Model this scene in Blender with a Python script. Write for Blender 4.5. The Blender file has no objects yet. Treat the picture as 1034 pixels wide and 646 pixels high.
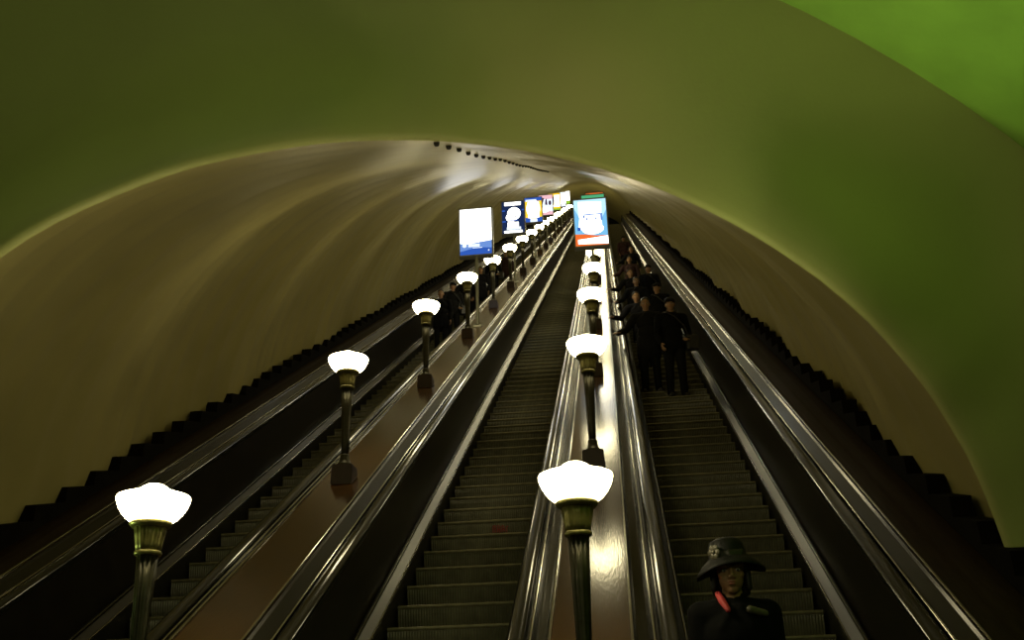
import bpy, bmesh, math, random
from mathutils import Vector, Matrix
random.seed(7)
C = bpy.context.scene.collection
R30 = math.radians(30); c30, s30 = math.cos(R30), math.sin(R30)
PI = math.pi

# ---------------------------------------------------------------- tunnel frame
# X across, n perpendicular to the incline (0 = step noses), s along the incline
S_LO, S_HI = 4.2, 92.0          # straight 30 degree run
RB_LO, RB_HI = 4.6, 8.0         # bend radii at the two landings
def path(s):
    """(Y, Z, angle) of the step-nose line at arc length s"""
    if s < S_LO:
        L = RB_LO * R30
        d = S_LO - s
        y0, z0 = S_LO * c30, S_LO * s30
        if d <= L:
            a = R30 - d / RB_LO
        else:
            a = 0.0
        y = y0 - RB_LO * (math.sin(R30) - math.sin(a))
        z = z0 - RB_LO * (math.cos(a) - math.cos(R30))
        if d > L: y -= (d - L)
        return y, z, a
    if s <= S_HI:
        return s * c30, s * s30, R30
    L = RB_HI * R30
    d = s - S_HI
    y0, z0 = S_HI * c30, S_HI * s30
    a = R30 - min(d, L) / RB_HI
    y = y0 + RB_HI * (math.sin(R30) - math.sin(a))
    z = z0 + RB_HI * (math.cos(a) - math.cos(R30))
    if d > L: y += d - L
    return y, z, a
def pt(X, n, s):
    y, z, a = path(s)
    return Vector((X, y - n * math.sin(a), z + n * math.cos(a)))
FLOOR_Z = path(-2)[1]
TOP_Z = path(110)[1]
def srange(lo, hi, fine=0.3):
    """stations along the path: sparse on the straight, fine in the bends"""
    out = []
    s = lo
    while s < hi - 1e-6:
        out.append(s)
        if s < S_LO: s = min(s + fine, S_LO) if s + fine > S_LO else s + fine
        elif s < S_HI: s = min(s + 4.0, S_HI)
        else: s += fine * 1.5
    out.append(hi)
    return out

PITCH = 2.594
ESC_X = (-PITCH, 0.0, PITCH)
ROW_X = (-PITCH / 2, PITCH / 2)
ND = 0.8825
S_END = 99.0

# ---------------------------------------------------------------- materials
def nodes(name):
    m = bpy.data.materials.new(name); m.use_nodes = True
    nt = m.node_tree; b = nt.nodes['Principled BSDF']
    return m, nt, b
def mat(name, col, rough=0.5, metal=0.0, var=0.15, scale=6.0, bump=0.0, bscale=60.0, spec=0.5, coat=0.0, stretch=None):
    m, nt, b = nodes(name)
    b.inputs['Roughness'].default_value = rough
    b.inputs['Metallic'].default_value = metal
    b.inputs['Specular IOR Level'].default_value = spec
    if coat: b.inputs['Coat Weight'].default_value = coat; b.inputs['Coat Roughness'].default_value = 0.08
    tc = nt.nodes.new('ShaderNodeTexCoord')
    src = tc.outputs['Object']
    if stretch:
        mp = nt.nodes.new('ShaderNodeMapping'); mp.inputs['Scale'].default_value = stretch
        nt.links.new(src, mp.inputs['Vector']); src = mp.outputs['Vector']
    nz = nt.nodes.new('ShaderNodeTexNoise'); nz.inputs['Scale'].default_value = scale; nz.inputs['Detail'].default_value = 5
    nt.links.new(src, nz.inputs['Vector'])
    cr = nt.nodes.new('ShaderNodeValToRGB')
    cr.color_ramp.elements[0].position = 0.3; cr.color_ramp.elements[1].position = 0.7
    cr.color_ramp.elements[0].color = (*[c * (1 - var) for c in col], 1)
    cr.color_ramp.elements[1].color = (*[min(1, c * (1 + var)) for c in col], 1)
    nt.links.new(nz.outputs['Fac'], cr.inputs['Fac'])
    nt.links.new(cr.outputs['Color'], b.inputs['Base Color'])
    if bump:
        n2 = nt.nodes.new('ShaderNodeTexNoise'); n2.inputs['Scale'].default_value = bscale; n2.inputs['Detail'].default_value = 3
        nt.links.new(src, n2.inputs['Vector'])
        bp = nt.nodes.new('ShaderNodeBump'); bp.inputs['Strength'].default_value = bump; bp.inputs['Distance'].default_value = 0.02
        nt.links.new(n2.outputs['Fac'], bp.inputs['Height']); nt.links.new(bp.outputs['Normal'], b.inputs['Normal'])
    return m
def emit(name, col, strength):
    m = bpy.data.materials.new(name); m.use_nodes = True
    nt = m.node_tree; nt.nodes.clear()
    e = nt.nodes.new('ShaderNodeEmission'); e.inputs['Color'].default_value = (*col, 1); e.inputs['Strength'].default_value = strength
    o = nt.nodes.new('ShaderNodeOutputMaterial'); nt.links.new(e.outputs[0], o.inputs[0])
    return m

M = {}
M['tunnel'] = mat('cream tunnel paint', (0.42, 0.37, 0.145), 0.34, var=0.10, scale=1.3, bump=0.05, bscale=4)
M['endwall'] = mat('pale green plaster', (0.52, 0.54, 0.19), 0.6, var=0.06, scale=0.9, bump=0.05, bscale=40)
M['hall'] = mat('green hall paint', (0.36, 0.62, 0.10), 0.6, var=0.10, scale=3, bump=0.1, bscale=20)
M['floor'] = mat('grey granite floor', (0.16, 0.15, 0.13), 0.35, var=0.4, scale=40)
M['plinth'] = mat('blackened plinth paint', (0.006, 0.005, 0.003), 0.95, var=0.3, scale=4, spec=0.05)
M['upper'] = mat('upper hall darkened as unlit', (0.035, 0.04, 0.045), 0.6, var=0.2, scale=1)  # the upper hall's lack of light is put into this dark colour
# varnished deck: grain along the slope plus cross joints
def wood(name, col, rough, spec=0.5):
    m = mat(name, col, rough, var=0.28, scale=3.0, bump=0.06, bscale=9, spec=spec, stretch=(9, 1.2, 1.2))
    nt = m.node_tree; b = nt.nodes['Principled BSDF']
    rn = nt.nodes.new('ShaderNodeTexNoise'); rn.inputs['Scale'].default_value = 4
    mr = nt.nodes.new('ShaderNodeMapRange'); mr.inputs['To Min'].default_value = rough * 0.7; mr.inputs['To Max'].default_value = rough * 1.5
    nt.links.new(rn.outputs['Fac'], mr.inputs['Value']); nt.links.new(mr.outputs['Result'], b.inputs['Roughness'])
    # cross joints every 1.23 m up the slope
    tc = nt.nodes.new('ShaderNodeTexCoord')
    dp = nt.nodes.new('ShaderNodeVectorMath'); dp.operation = 'DOT_PRODUCT'; dp.inputs[1].default_value = (0, c30, s30)
    nt.links.new(tc.outputs['Object'], dp.inputs[0])
    fl = nt.nodes.new('ShaderNodeMath'); fl.operation = 'MODULO'; fl.inputs[1].default_value = 1.23
    nt.links.new(dp.outputs['Value'], fl.inputs[0])
    lt = nt.nodes.new('ShaderNodeMath'); lt.operation = 'LESS_THAN'; lt.inputs[1].default_value = 0.010
    nt.links.new(fl.outputs[0], lt.inputs[0])
    mx = nt.nodes.new('ShaderNodeMix'); mx.data_type = 'RGBA'
    nt.links.new(lt.outputs[0], mx.inputs[0])
    old = b.inputs['Base Color'].links[0].from_socket
    nt.links.new(old, mx.inputs[6]); mx.inputs[7].default_value = (0.02, 0.012, 0.006, 1)
    nt.links.new(mx.outputs[2], b.inputs['Base Color'])
    return m
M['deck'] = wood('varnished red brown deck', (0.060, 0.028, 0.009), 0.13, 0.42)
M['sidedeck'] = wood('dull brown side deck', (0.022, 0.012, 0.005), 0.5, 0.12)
M['panel'] = mat('dark lacquered panel', (0.009, 0.007, 0.004), 0.3, var=0.3, scale=5, spec=0.3)
M['steel'] = mat('brushed steel trim', (0.34, 0.33, 0.28), 0.16, metal=1.0, var=0.12, scale=5, bump=0.03, bscale=14)
M['dullsteel'] = mat('dark oxidised steel trim', (0.06, 0.058, 0.045), 0.15, metal=0.8, var=0.25, scale=5, bump=0.03, bscale=10)
M['trim'] = mat('dark lacquered trim', (0.014, 0.013, 0.009), 0.20, spec=0.22, metal=0.06, var=0.2, scale=6, bump=0.02, bscale=10)
M['rubber'] = mat('black rubber handrail', (0.008, 0.008, 0.007), 0.13, var=0.2, scale=8, bump=0.02, bscale=20, spec=0.38)
M['skirt'] = mat('black skirt panel', (0.012, 0.011, 0.009), 0.3, var=0.2, scale=5)
M['riser'] = mat('ribbed grey step', (0.105, 0.102, 0.062), 0.42, metal=0.15, var=0.25, scale=9, bump=0.05)
M['nose'] = mat('worn step nosing', (0.16, 0.148, 0.085), 0.36, metal=0.3, var=0.25, scale=14)
M['red'] = mat('red paint mark', (0.24, 0.025, 0.02), 0.6)
M['brass'] = mat('greenish brass', (0.17, 0.15, 0.045), 0.38, metal=0.55, var=0.25, scale=20)
M['bronze'] = mat('dark bronze post', (0.038, 0.034, 0.017), 0.4, metal=0.6, var=0.3, scale=14)
M['basebox'] = mat('dark red brown lamp base', (0.028, 0.013, 0.009), 0.45, var=0.25, scale=14)
M['lamp'] = emit('lit opal glass', (1.0, 0.87, 0.50), 22.0)
M['frame'] = mat('grey sign frame', (0.20, 0.20, 0.18), 0.4, metal=0.5)
M['post'] = mat('grey sign post', (0.22, 0.22, 0.17), 0.4, metal=0.4)
M['hole'] = mat('black ceiling fitting', (0.012, 0.010, 0.008), 0.6)
M['skin'] = mat('skin', (0.30, 0.17, 0.085), 0.5, var=0.08, scale=20)
M['lip'] = mat('lips', (0.30, 0.09, 0.06), 0.45)
M['eye'] = mat('eye white', (0.5, 0.48, 0.42), 0.25)
M['iris'] = mat('dark iris', (0.02, 0.012, 0.008), 0.2)
M['hair'] = mat('dark hair', (0.012, 0.008, 0.005), 0.5)
M['hat'] = mat('black felt hat', (0.006, 0.006, 0.006), 0.6, spec=0.25)
M['bow'] = mat('grey satin flower', (0.10, 0.09, 0.06), 0.4)
M['scarf'] = mat('red scarf', (0.48, 0.04, 0.045), 0.6)
M['coat'] = mat('black wool coat', (0.0035, 0.0035, 0.0035), 0.9, spec=0.12)
M['coat2'] = mat('charcoal jacket', (0.005, 0.005, 0.005), 0.85, spec=0.2)
M['coat3'] = mat('dark maroon coat', (0.025, 0.005, 0.005), 0.8)
M['coat4'] = mat('dark navy jacket', (0.004, 0.004, 0.007), 0.85, spec=0.2)
M['trouser'] = mat('dark trousers', (0.004, 0.004, 0.004), 0.85, spec=0.2)
M['shoe'] = mat('black leather shoe', (0.010, 0.009, 0.008), 0.35)
M['bag'] = mat('black leather bag', (0.012, 0.011, 0.010), 0.4)
M['wht'] = emit('poster white', (1.0, 0.98, 0.90), 3.2)
M['ice'] = emit('poster ice white', (0.80, 0.90, 1.0), 1.2)
M['sky'] = emit('poster light blue', (0.22, 0.60, 0.95), 0.95)
M['cyan'] = emit('poster pale cyan', (0.50, 0.82, 1.0), 1.15)
M['blue'] = emit('poster blue', (0.035, 0.12, 0.55), 0.9)
M['navy'] = emit('poster navy', (0.012, 0.025, 0.085), 1.0)
M['midblue'] = emit('poster mid blue', (0.18, 0.34, 0.80), 0.9)
M['yel'] = emit('poster yellow', (1.0, 0.62, 0.03), 1.2)
M['org'] = emit('poster orange red', (0.95, 0.17, 0.03), 1.0)
M['pink'] = emit('poster pink', (0.95, 0.55, 0.62), 1.0)
M['plum'] = emit('poster dark plum', (0.06, 0.025, 0.06), 1.0)
M['grn'] = emit('poster green', (0.10, 0.55, 0.25), 0.8)
M['lime'] = emit('poster lime', (0.35, 0.65, 0.05), 0.9)
M['rust'] = emit('poster rust', (0.60, 0.15, 0.03), 0.7)

# ---------------------------------------------------------------- mesh helpers
def link(name, me, parent=None, loc=None):
    o = bpy.data.objects.new(name, me); C.objects.link(o)
    if loc is not None: o.location = loc
    if parent is not None: o.parent = parent
    return o
def obj(name, bm, mats, parent=None, loc=None, smooth=False, recalc=True):
    if recalc: bmesh.ops.recalc_face_normals(bm, faces=bm.faces[:])
    me = bpy.data.meshes.new(name); bm.to_mesh(me); bm.free()
    for m in (mats if isinstance(mats, (list, tuple)) else [mats]): me.materials.append(m)
    if smooth:
        for p in me.polygons: p.use_smooth = True
    return link(name, me, parent, loc)
def tag(o, label, cat, group=None, kind=None):
    if label: o['label'] = label
    if cat: o['category'] = cat
    if group: o['group'] = group
    if kind: o['kind'] = kind
    return o
def thing(name, label, cat, loc=(0, 0, 0), rotz=0.0, group=None):
    o = bpy.data.objects.new(name, None); C.objects.link(o); o.empty_display_size = 0.2
    o.location = loc; o.rotation_euler = (0, 0, rotz)
    return tag(o, label, cat, group)
def copy_tree(o, parent=None):
    c = o.copy(); C.objects.link(c)
    if parent is not None: c.parent = parent
    for ch in list(o.children): copy_tree(ch, c)
    return c
def box(bm, x0, x1, y0, y1, z0, z1, mi=0, bev=0.0):
    vs = [bm.verts.new((x, y, z)) for x in (x0, x1) for y in (y0, y1) for z in (z0, z1)]
    fs = []
    for q in ((0, 1, 3, 2), (4, 6, 7, 5), (0, 4, 5, 1), (2, 3, 7, 6), (0, 2, 6, 4), (1, 5, 7, 3)):
        f = bm.faces.new([vs[i] for i in q]); f.material_index = mi; fs.append(f)
    if bev:
        es = list({e for f in fs for e in f.edges})
        bmesh.ops.bevel(bm, geom=es, offset=bev, segments=2, affect='EDGES', profile=0.5)
def lathe(bm, prof, seg=32, mi=0, flute=0.0, flutes=16, cx=0, cy=0):
    rings = []
    for (r, z) in prof:
        if r < 1e-5:
            rings.append([bm.verts.new((cx, cy, z))]); continue
        ring = []
        for k in range(seg):
            a = 2 * PI * k / seg
            rr = r * (1 - flute * (0.5 + 0.5 * math.cos(a * flutes)))
            ring.append(bm.verts.new((cx + rr * math.cos(a), cy + rr * math.sin(a), z)))
        rings.append(ring)
    for a, b in zip(rings, rings[1:]):
        for k in range(seg):
            k2 = (k + 1) % seg
            if len(a) == 1 and len(b) == 1: continue
            if len(a) == 1: f = bm.faces.new((a[0], b[k2], b[k]))
            elif len(b) == 1: f = bm.faces.new((a[k], a[k2], b[0]))
            else: f = bm.faces.new((a[k], a[k2], b[k2], b[k]))
            f.material_index = mi
    for ring in (rings[0], rings[-1]):
        if len(ring) > 2: bm.faces.new(ring).material_index = mi
def sweep(bm, prof, stations, closed=True, mi=0, org=Vector((0, 0, 0))):
    """extrude an (X, n) profile along the incline path"""
    rows = [[bm.verts.new(pt(X, n, s) - org) for (X, n) in prof] for s in stations]
    N = len(prof)
    for a, b in zip(rows, rows[1:]):
        for i in range(N if closed else N - 1):
            j = (i + 1) % N
            bm.faces.new((a[i], a[j], b[j], b[i])).material_index = mi
    if closed:
        bm.faces.new(rows[0]).material_index = mi; bm.faces.new(rows[-1]).material_index = mi
def rounded(x0, x1, n0, n1, r, k=4):
    out = []
    for (cx, cn, a0) in ((x1 - r, n0 + r, -PI / 2), (x1 - r, n1 - r, 0), (x0 + r, n1 - r, PI / 2), (x0 + r, n0 + r, PI)):
        for i in range(k + 1):
            a = a0 + PI / 2 * i / k
            out.append((cx + r * math.cos(a), cn + r * math.sin(a)))
    return out

# ---------------------------------------------------------------- setting: tunnel shell
TX0, TNC, TR = 0.0, -0.193, 4.293
RIM = [(-40, 6.75), (18, 6.72), (28, 6.60), (36, 6.45), (46, 6.30), (54, 6.40), (62, 6.65), (72, 6.95), (78, 6.80), (84, 6.52), (94, 6.15), (104, 5.88), (117, 5.70), (140, 5.62), (220, 5.6)]
def rim_u(t):
    d = math.degrees(t)
    for (a, u), (b, v) in zip(RIM, RIM[1:]):
        if d <= b: return u + (v - u) * smooth01((d - a) / (b - a))
    return RIM[-1][1]
def smooth01(t): t = max(0, min(1, t)); return t * t * (3 - 2 * t)
RING, RING0 = 0.577, 7.10
rnd = random.Random(3)
ring_amp = [rnd.uniform(0.4, 1.0) for _ in range(220)]
ring_off = [rnd.uniform(-1, 1) for _ in range(220)]
ring_ph = [rnd.uniform(0, 6.28) for _ in range(220)]
def shell_dr(t, u):
    q = (u - RING0) / RING + 20; k = int(q); f = q - k
    sc = (4 * f * (1 - f)) ** 0.75
    def off(i): return ring_off[i] * (0.7 + 0.3 * math.sin(1.3 * t + ring_ph[i]))
    o = off(k) * (1 - smooth01(f)) + off(k + 1) * smooth01(f)
    w = smooth01(abs(math.cos(t)) * 1.6)
    return (0.034 * ring_amp[k] * sc + 0.014 * o) * (0.35 + 0.65 * w) + w * (0.105 + 0.085 * math.sin(2 * PI * (u - 1.0) / 4.918 + 0.35 * math.sin(2.1 * t)))
def tunnel():
    bm = bmesh.new()
    NT = 84
    ts = [-0.30 + (PI + 0.60) * i / NT for i in range(NT + 1)]
    us = [0.05]
    step = RING / 8
    u = 0.05
    while u < 86:
        u += step * (1 if u < 22 else (1.6 if u < 45 else 3.0)); us.append(u)
    rows = []
    for du in us:
        row = []
        for t in ts:
            X = TX0 + TR * math.cos(t); n = TNC + TR * math.sin(t)
            ur = rim_u(t)
            uu = min(ur + du * (S_HI - ur) / 86.0, S_HI)
            dr = shell_dr(t, uu) * smooth01((uu - ur) / 0.25)
            row.append(bm.verts.new(pt(TX0 + (TR + dr) * math.cos(t), TNC + (TR + dr) * math.sin(t), uu)))
        rows.append(row)
    for s in [S_HI + 0.45 * k for k in range(1, 17)]:
        rows.append([bm.verts.new(pt(TX0 + TR * math.cos(t), TNC + TR * math.sin(t), s)) for t in ts])
    for a, b in zip(rows, rows[1:]):
        for i in range(NT): bm.faces.new((a[i], a[i + 1], b[i + 1], b[i]))
    o = obj('ceiling', bm, M['tunnel'], smooth=True)
    tag(o, 'cream ribbed vault of the sloping escalator tunnel', None, kind='structure')
tunnel()

WALL_U = 6.7
HX, HZ, HR = -0.95, -0.16, 8.5      # hall barrel vault
def plane_y(z): return (WALL_U - z * s30) / c30
def end_wall():
    bm = bmesh.new()
    NT = 96
    rows = []
    fr = 0.05
    # fillet from the tunnel surface onto the wall plane, then outwards
    offs = [(-0.0, fr)] + [(fr * (1 - math.cos(a)), fr * (1 - math.sin(a))) for a in (0.2, 0.5, 0.8, 1.1, PI / 2)] + [(d, 0.0) for d in (0.12, 0.3, 0.5, 0.7, 1.0, 1.3, 1.65, 2.0, 2.5, 3.0, 4.5, 6.0)]
    for (dr, du) in offs:
        row = []
        for i in range(NT + 1):
            t = -0.42 + (PI + 0.84) * i / NT
            X = TX0 + (TR + dr) * math.cos(t); n = TNC + (TR + dr) * math.sin(t)
            row.append(bm.verts.new(pt(X, n, 50) - pt(0, 0, 50) + Vector((0, c30, s30)) * (rim_u(t) + (WALL_U - rim_u(t)) * smooth01((dr - fr) / 0.9) + du)))
        rows.append(row)
    for a, b in zip(rows, rows[1:]):
        for i in range(NT): bm.faces.new((a[i], a[i + 1], b[i + 1], b[i]))
    # trim outside the hall vault and under the floor
    for f in list(bm.faces):
        c = f.calc_center_median()
        if math.hypot(c.x - HX, c.z - HZ) > HR + 1.2 or c.z < FLOOR_Z - 0.6: bm.faces.remove(f)
    for v in [v for v in bm.verts if not v.link_faces]: bm.verts.remove(v)
    o = obj('wall_front', bm, M['endwall'], smooth=True)
    tag(o, 'pale green wall around the tunnel mouth', None, kind='structure')
end_wall()
def hall():
    bm = bmesh.new()
    a0 = math.asin((FLOOR_Z - HZ) / HR)
    NT = 64; rows = []
    for j in range(13):
        row = []
        for i in range(NT + 1):
            a = a0 + (PI - 2 * a0) * i / NT
            X = HX + HR * math.cos(a); Z = HZ + HR * math.sin(a)
            y1 = plane_y(Z) + 0.02
            row.append(bm.verts.new((X, -9 + (y1 + 9) * j / 12, Z)))
        rows.append(row)
    for a, b in zip(rows, rows[1:]):
        for i in range(NT): bm.faces.new((a[i], a[i + 1], b[i + 1], b[i]))
    tag(obj('wall_side', bm, M['hall'], smooth=True), 'bright green vault of the lower hall', None, kind='structure')
    bm = bmesh.new()
    w = HR * math.cos(a0)
    vs = [bm.verts.new((HX + HR * math.cos(a0 + (PI - 2 * a0) * i / NT), -9, HZ + HR * math.sin(a0 + (PI - 2 * a0) * i / NT))) for i in range(NT + 1)]
    bm.faces.new(vs)
    tag(obj('wall_back', bm, M['endwall']), 'plain wall behind the lower hall', None, kind='structure')
    bm = bmesh.new()
    box(bm, HX - w - 0.3, HX + w + 0.3, -9.2, 10.5, FLOOR_Z - 0.6, FLOOR_Z - 0.36)
    box(bm, HX - w - 0.3, HX + w + 0.3, -9.2, 0.2, FLOOR_Z - 0.36, FLOOR_Z)
    tag(obj('floor', bm, M['floor']), 'grey stone floor of the lower hall', None, kind='structure')
hall()
def upper():
    bm = bmesh.new()
    NT = 48; rows = []
    for s in (S_HI + 6.9, S_HI + 8, S_HI + 11, S_HI + 16):
        rows.append([bm.verts.new(pt(TX0 + (TR + 0.1) * math.cos(t), TNC + (TR + 0.1) * math.sin(t), s)) for t in [-0.3 + (PI + 0.6) * i / NT for i in range(NT + 1)]])
    for a, b in zip(rows, rows[1:]):
        for i in range(NT): bm.faces.new((a[i], a[i + 1], b[i + 1], b[i]))
    bm.faces.new(rows[-1])
    tag(obj('wall_upper', bm, M['upper'], smooth=False), 'wall of the hall at the tunnel top, coloured dark as unlit', None, kind='structure')
    bm = bmesh.new()
    a = pt(0, 0, S_HI + 4.2); b = pt(0, 0, S_HI + 16)
    box(bm, -4.4, 4.3, a.y + 1.5, b.y, a.z - 0.3, TOP_Z)
    tag(obj('floor_upper', bm, M['upper']), 'floor of the upper hall, coloured dark as unlit', None, kind='structure')
upper()

# stepped dark plinths under the vault
TOOTH0, DT, TH = 7.10, 0.577, 0.16
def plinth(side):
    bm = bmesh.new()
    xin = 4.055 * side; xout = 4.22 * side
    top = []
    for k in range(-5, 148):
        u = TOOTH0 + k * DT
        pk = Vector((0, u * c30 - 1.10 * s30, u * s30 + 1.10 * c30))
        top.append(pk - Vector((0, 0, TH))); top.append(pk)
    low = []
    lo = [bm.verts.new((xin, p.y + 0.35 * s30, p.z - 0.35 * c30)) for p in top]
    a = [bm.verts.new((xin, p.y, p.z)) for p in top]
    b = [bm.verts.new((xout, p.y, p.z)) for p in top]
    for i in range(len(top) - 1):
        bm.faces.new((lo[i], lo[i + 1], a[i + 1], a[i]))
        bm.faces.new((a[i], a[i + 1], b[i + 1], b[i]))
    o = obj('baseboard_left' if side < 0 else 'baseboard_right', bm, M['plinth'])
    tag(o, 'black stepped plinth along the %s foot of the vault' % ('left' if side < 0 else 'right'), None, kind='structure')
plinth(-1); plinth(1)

# ---------------------------------------------------------------- balustrade decks
ST = srange(1.0, S_END)
def deck(x0, x1, label, side=0):
    org = pt((x0 + x1) / 2, 0, 4.2)
    t = thing('balustrade_deck', label, 'balustrade', org, 0, 'decks between the escalators' if not side else 'side decks along the vault')
    bm = bmesh.new()
    sweep(bm, [(x0, -0.1), (x1, -0.1), (x1, ND - 0.004), (x0, ND - 0.004)], ST, org=org)
    obj('deck_panel', bm, M['deck'] if not side else M['sidedeck'], t)
    edges = [(x0, 1), (x1, -1)] if not side else ([(x0, 1)] if side > 0 else [(x1, -1)])
    for (x, d) in edges:
        bm = bmesh.new()
        lo, hi = sorted((x + d * 0.0005, x + d * 0.022))
        sweep(bm, rounded(lo, hi, ND - 0.02, ND + 0.012, 0.007, 3), ST, org=org)
        obj('edge_moulding', bm, M['steel'], t, smooth=False)
    return t
MO = 1.024
deck(-PITCH + MO, -MO, 'red brown varnished deck with lamps between left and middle escalators')
deck(MO, PITCH - MO, 'glossy deck with lamps and mirror reflections right of middle escalator')
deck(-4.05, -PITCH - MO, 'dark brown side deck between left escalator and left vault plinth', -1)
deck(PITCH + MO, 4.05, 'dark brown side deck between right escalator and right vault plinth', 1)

# ---------------------------------------------------------------- escalators
STEP_S0, STEP_D = 8.645, 0.4619
def make_step():
    """nose line at the origin, riser hanging below it, tread running back; ribbed riser"""
    bm = bmesh.new()
    W = 0.575; nr = 46
    # ribbed curved riser
    cols = []
    for i in range(nr * 2 + 1):
        x = -W + 2 * W * i / (nr * 2)
        d = 0.006 if i % 2 else 0.0
        cols.append([bm.verts.new((x, y + d, z)) for (y, z) in ((0.012, -0.03), (0.012, -0.08), (0.022, -0.14), (0.040, -0.20), (0.062, -0.262))])
    for a, b in zip(cols, cols[1:]):
        for i in range(4): bm.faces.new((a[i], a[i + 1], b[i + 1], b[i]))
    # tread slats
    for i in range(nr):
        x = -W + 2 * W * (i + 0.5) / nr
        vs = [bm.verts.new(p) for p in ((x - 0.008, 0.02, -0.012), (x + 0.008, 0.02, -0.012), (x + 0.008, 0.40, -0.012), (x - 0.008, 0.40, -0.012),
                                        (x - 0.006, 0.02, 0.0), (x + 0.006, 0.02, 0.0), (x + 0.006, 0.40, 0.0), (x - 0.006, 0.40, 0.0))]
        for q in ((4, 5, 6, 7), (0, 1, 5, 4), (1, 2, 6, 5), (2, 3, 7, 6), (3, 0, 4, 7)): bm.faces.new([vs[k] for k in q])
    box(bm, -W, W, 0.015, 0.415, -0.035, -0.012)
    r = bm
    r.normal_update()
    nose = bmesh.new()
    pr = [(0.016, -0.034), (0.004, -0.030), (-0.002, -0.018), (0.0, -0.006), (0.006, 0.0), (0.024, 0.0)]
    cols = [[nose.verts.new((x, y, z)) for (y, z) in pr] for x in (-W, W)]
    for i in range(len(pr) - 1): nose.faces.new((cols[0][i], cols[0][i + 1], cols[1][i + 1], cols[1][i]))
    return r, nose
sb, nb = make_step()
STEP_ME = bpy.data.meshes.new('step'); 
nbm = nb
# join the nosing into the step as a second material
for f in sb.faces: f.material_index = 0
tmp = bpy.data.meshes.new('t'); nb.to_mesh(tmp); nb.free()
k0 = len(sb.faces)
sb.from_mesh(tmp); sb.faces.ensure_lookup_table()
for f in sb.faces[k0:]: f.material_index = 1
bpy.data.meshes.remove(tmp)
sb.to_mesh(STEP_ME); sb.free()
STEP_ME.materials.append(M['riser']); STEP_ME.materials.append(M['nose'])
def low_step_bm(bm, org, X, s):
    p = pt(X, 0, s) - org; W = 0.575
    def q(y, z, x): return bm.verts.new((p.x + x, p.y + y, p.z + z))
    prof = [(0.062, -0.262, 0), (0.012, -0.08, 0), (0.012, -0.03, 0), (-0.002, -0.018, 1), (0.006, 0, 1), (0.41, 0, 0)]
    a = [q(y, z, -W) for y, z, _ in prof]; b = [q(y, z, W) for y, z, _ in prof]
    for i in range(len(prof) - 1):
        bm.faces.new((a[i], a[i + 1], b[i + 1], b[i])).material_index = 1 if prof[i][2] and prof[i + 1][2] else 0

def mirror(prof, sgn, X): return [(X + sgn * x, n) for (x, n) in prof]
def escalator(X, label):
    org = pt(X, 0, 4.2)
    t = thing('escalator', label, 'escalator', org, 0)
    # 100 nearest steps
    k0 = -10
    for k in range(k0, k0 + 100):
        o = link('step', STEP_ME, t); o.location = pt(X, 0, STEP_S0 + k * STEP_D) - org
    bm = bmesh.new()
    k = k0 + 100
    while STEP_S0 + k * STEP_D < S_HI + 4:
        low_step_bm(bm, org, X, STEP_S0 + k * STEP_D); k += 1
    rest = obj('distant_steps', bm, [M['riser'], M['nose']], t); rest['kind'] = 'stuff'
    bm = bmesh.new()
    a = pt(X, 0, STEP_S0 + k0 * STEP_D) - org
    box(bm, -0.575, 0.575, -3.2, a.y + 0.01, a.z - 0.30, a.z - 0.262)
    obj('comb_plate', bm, M['dullsteel'], t)
    for sg in (-1, 1):
        bm = bmesh.new()
        sweep(bm, mirror([(0.600, -0.30), (0.617, -0.30), (0.617, 0.092), (0.600, 0.092)], sg, X), ST, org=org)
        obj('skirt_panel', bm, M['skirt'], t)
        bm = bmesh.new()
        sweep(bm, mirror([(0.617, 0.06), (0.617, 0.094), (0.690, 0.150), (0.716, 0.150), (0.725, 0.14), (0.725, 0.06)], sg, X), ST, org=org)
        obj('skirt_ledge', bm, M['skirt'], t)
        bm = bmesh.new()
        sweep(bm, mirror(rounded(0.606, 0.622, 0.0925, 0.1085, 0.0075, 3), sg, X), ST, org=org)
        o = obj('skirt_bead', bm, M['steel'], t)
        for p in o.data.polygons: p.use_smooth = len(p.vertices) == 4
        bm = bmesh.new()
        sweep(bm, mirror(rounded(0.684, 0.720, 0.148, 0.184, 0.0175, 5), sg, X), ST, org=org)
        o = obj('ledge_bead', bm, M['dullsteel'], t)
        for p in o.data.polygons: p.use_smooth = len(p.vertices) == 4
        bm = bmesh.new()
        sweep(bm, mirror([(0.722, 0.10), (0.780, 0.745), (0.80, 0.745), (0.80, 0.10)], sg, X), ST, org=org)
        obj('inner_panel', bm, M['panel'], t)
        # guide below the handrail and sloping metal trim up to the deck
        bm = bmesh.new()
        sweep(bm, mirror([(0.757, 0.742), (0.757, 0.775), (0.880, 0.775), (0.888, 0.795), (0.904, 0.795), (0.912, 0.785), (1.004, 0.852), (1.020, ND - 0.012), (1.020, 0.742)], sg, X), ST, org=org)
        obj('trim_rail', bm, M['trim'], t)
        bm = bmesh.new()
        sweep(bm, mirror(rounded(0.884, 0.904, 0.79, 0.812, 0.008, 3), sg, X), ST, org=org)
        obj('guide_rail', bm, M['steel'], t)
        bm = bmesh.new()
        sweep(bm, mirror([(0.744, 0.772), (0.735, 0.782), (0.733, 0.800), (0.742, 0.819), (0.765, 0.831), (0.795, 0.835), (0.825, 0.832), (0.850, 0.822), (0.863, 0.804), (0.862, 0.784), (0.852, 0.772)], sg, X), ST, org=org)
        h = obj('handrail', bm, M['rubber'], t, smooth=False)
        for p in h.data.polygons: p.use_smooth = len(p.vertices) == 4
    return t
escL = escalator(-PITCH, 'left escalator carrying dark figures, left of the lamp-lined brown deck')
escM = escalator(0.0, 'empty middle escalator between the two rows of lamps')
escR = escalator(PITCH, 'right escalator carrying the woman in the hat and two standing men')
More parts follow.
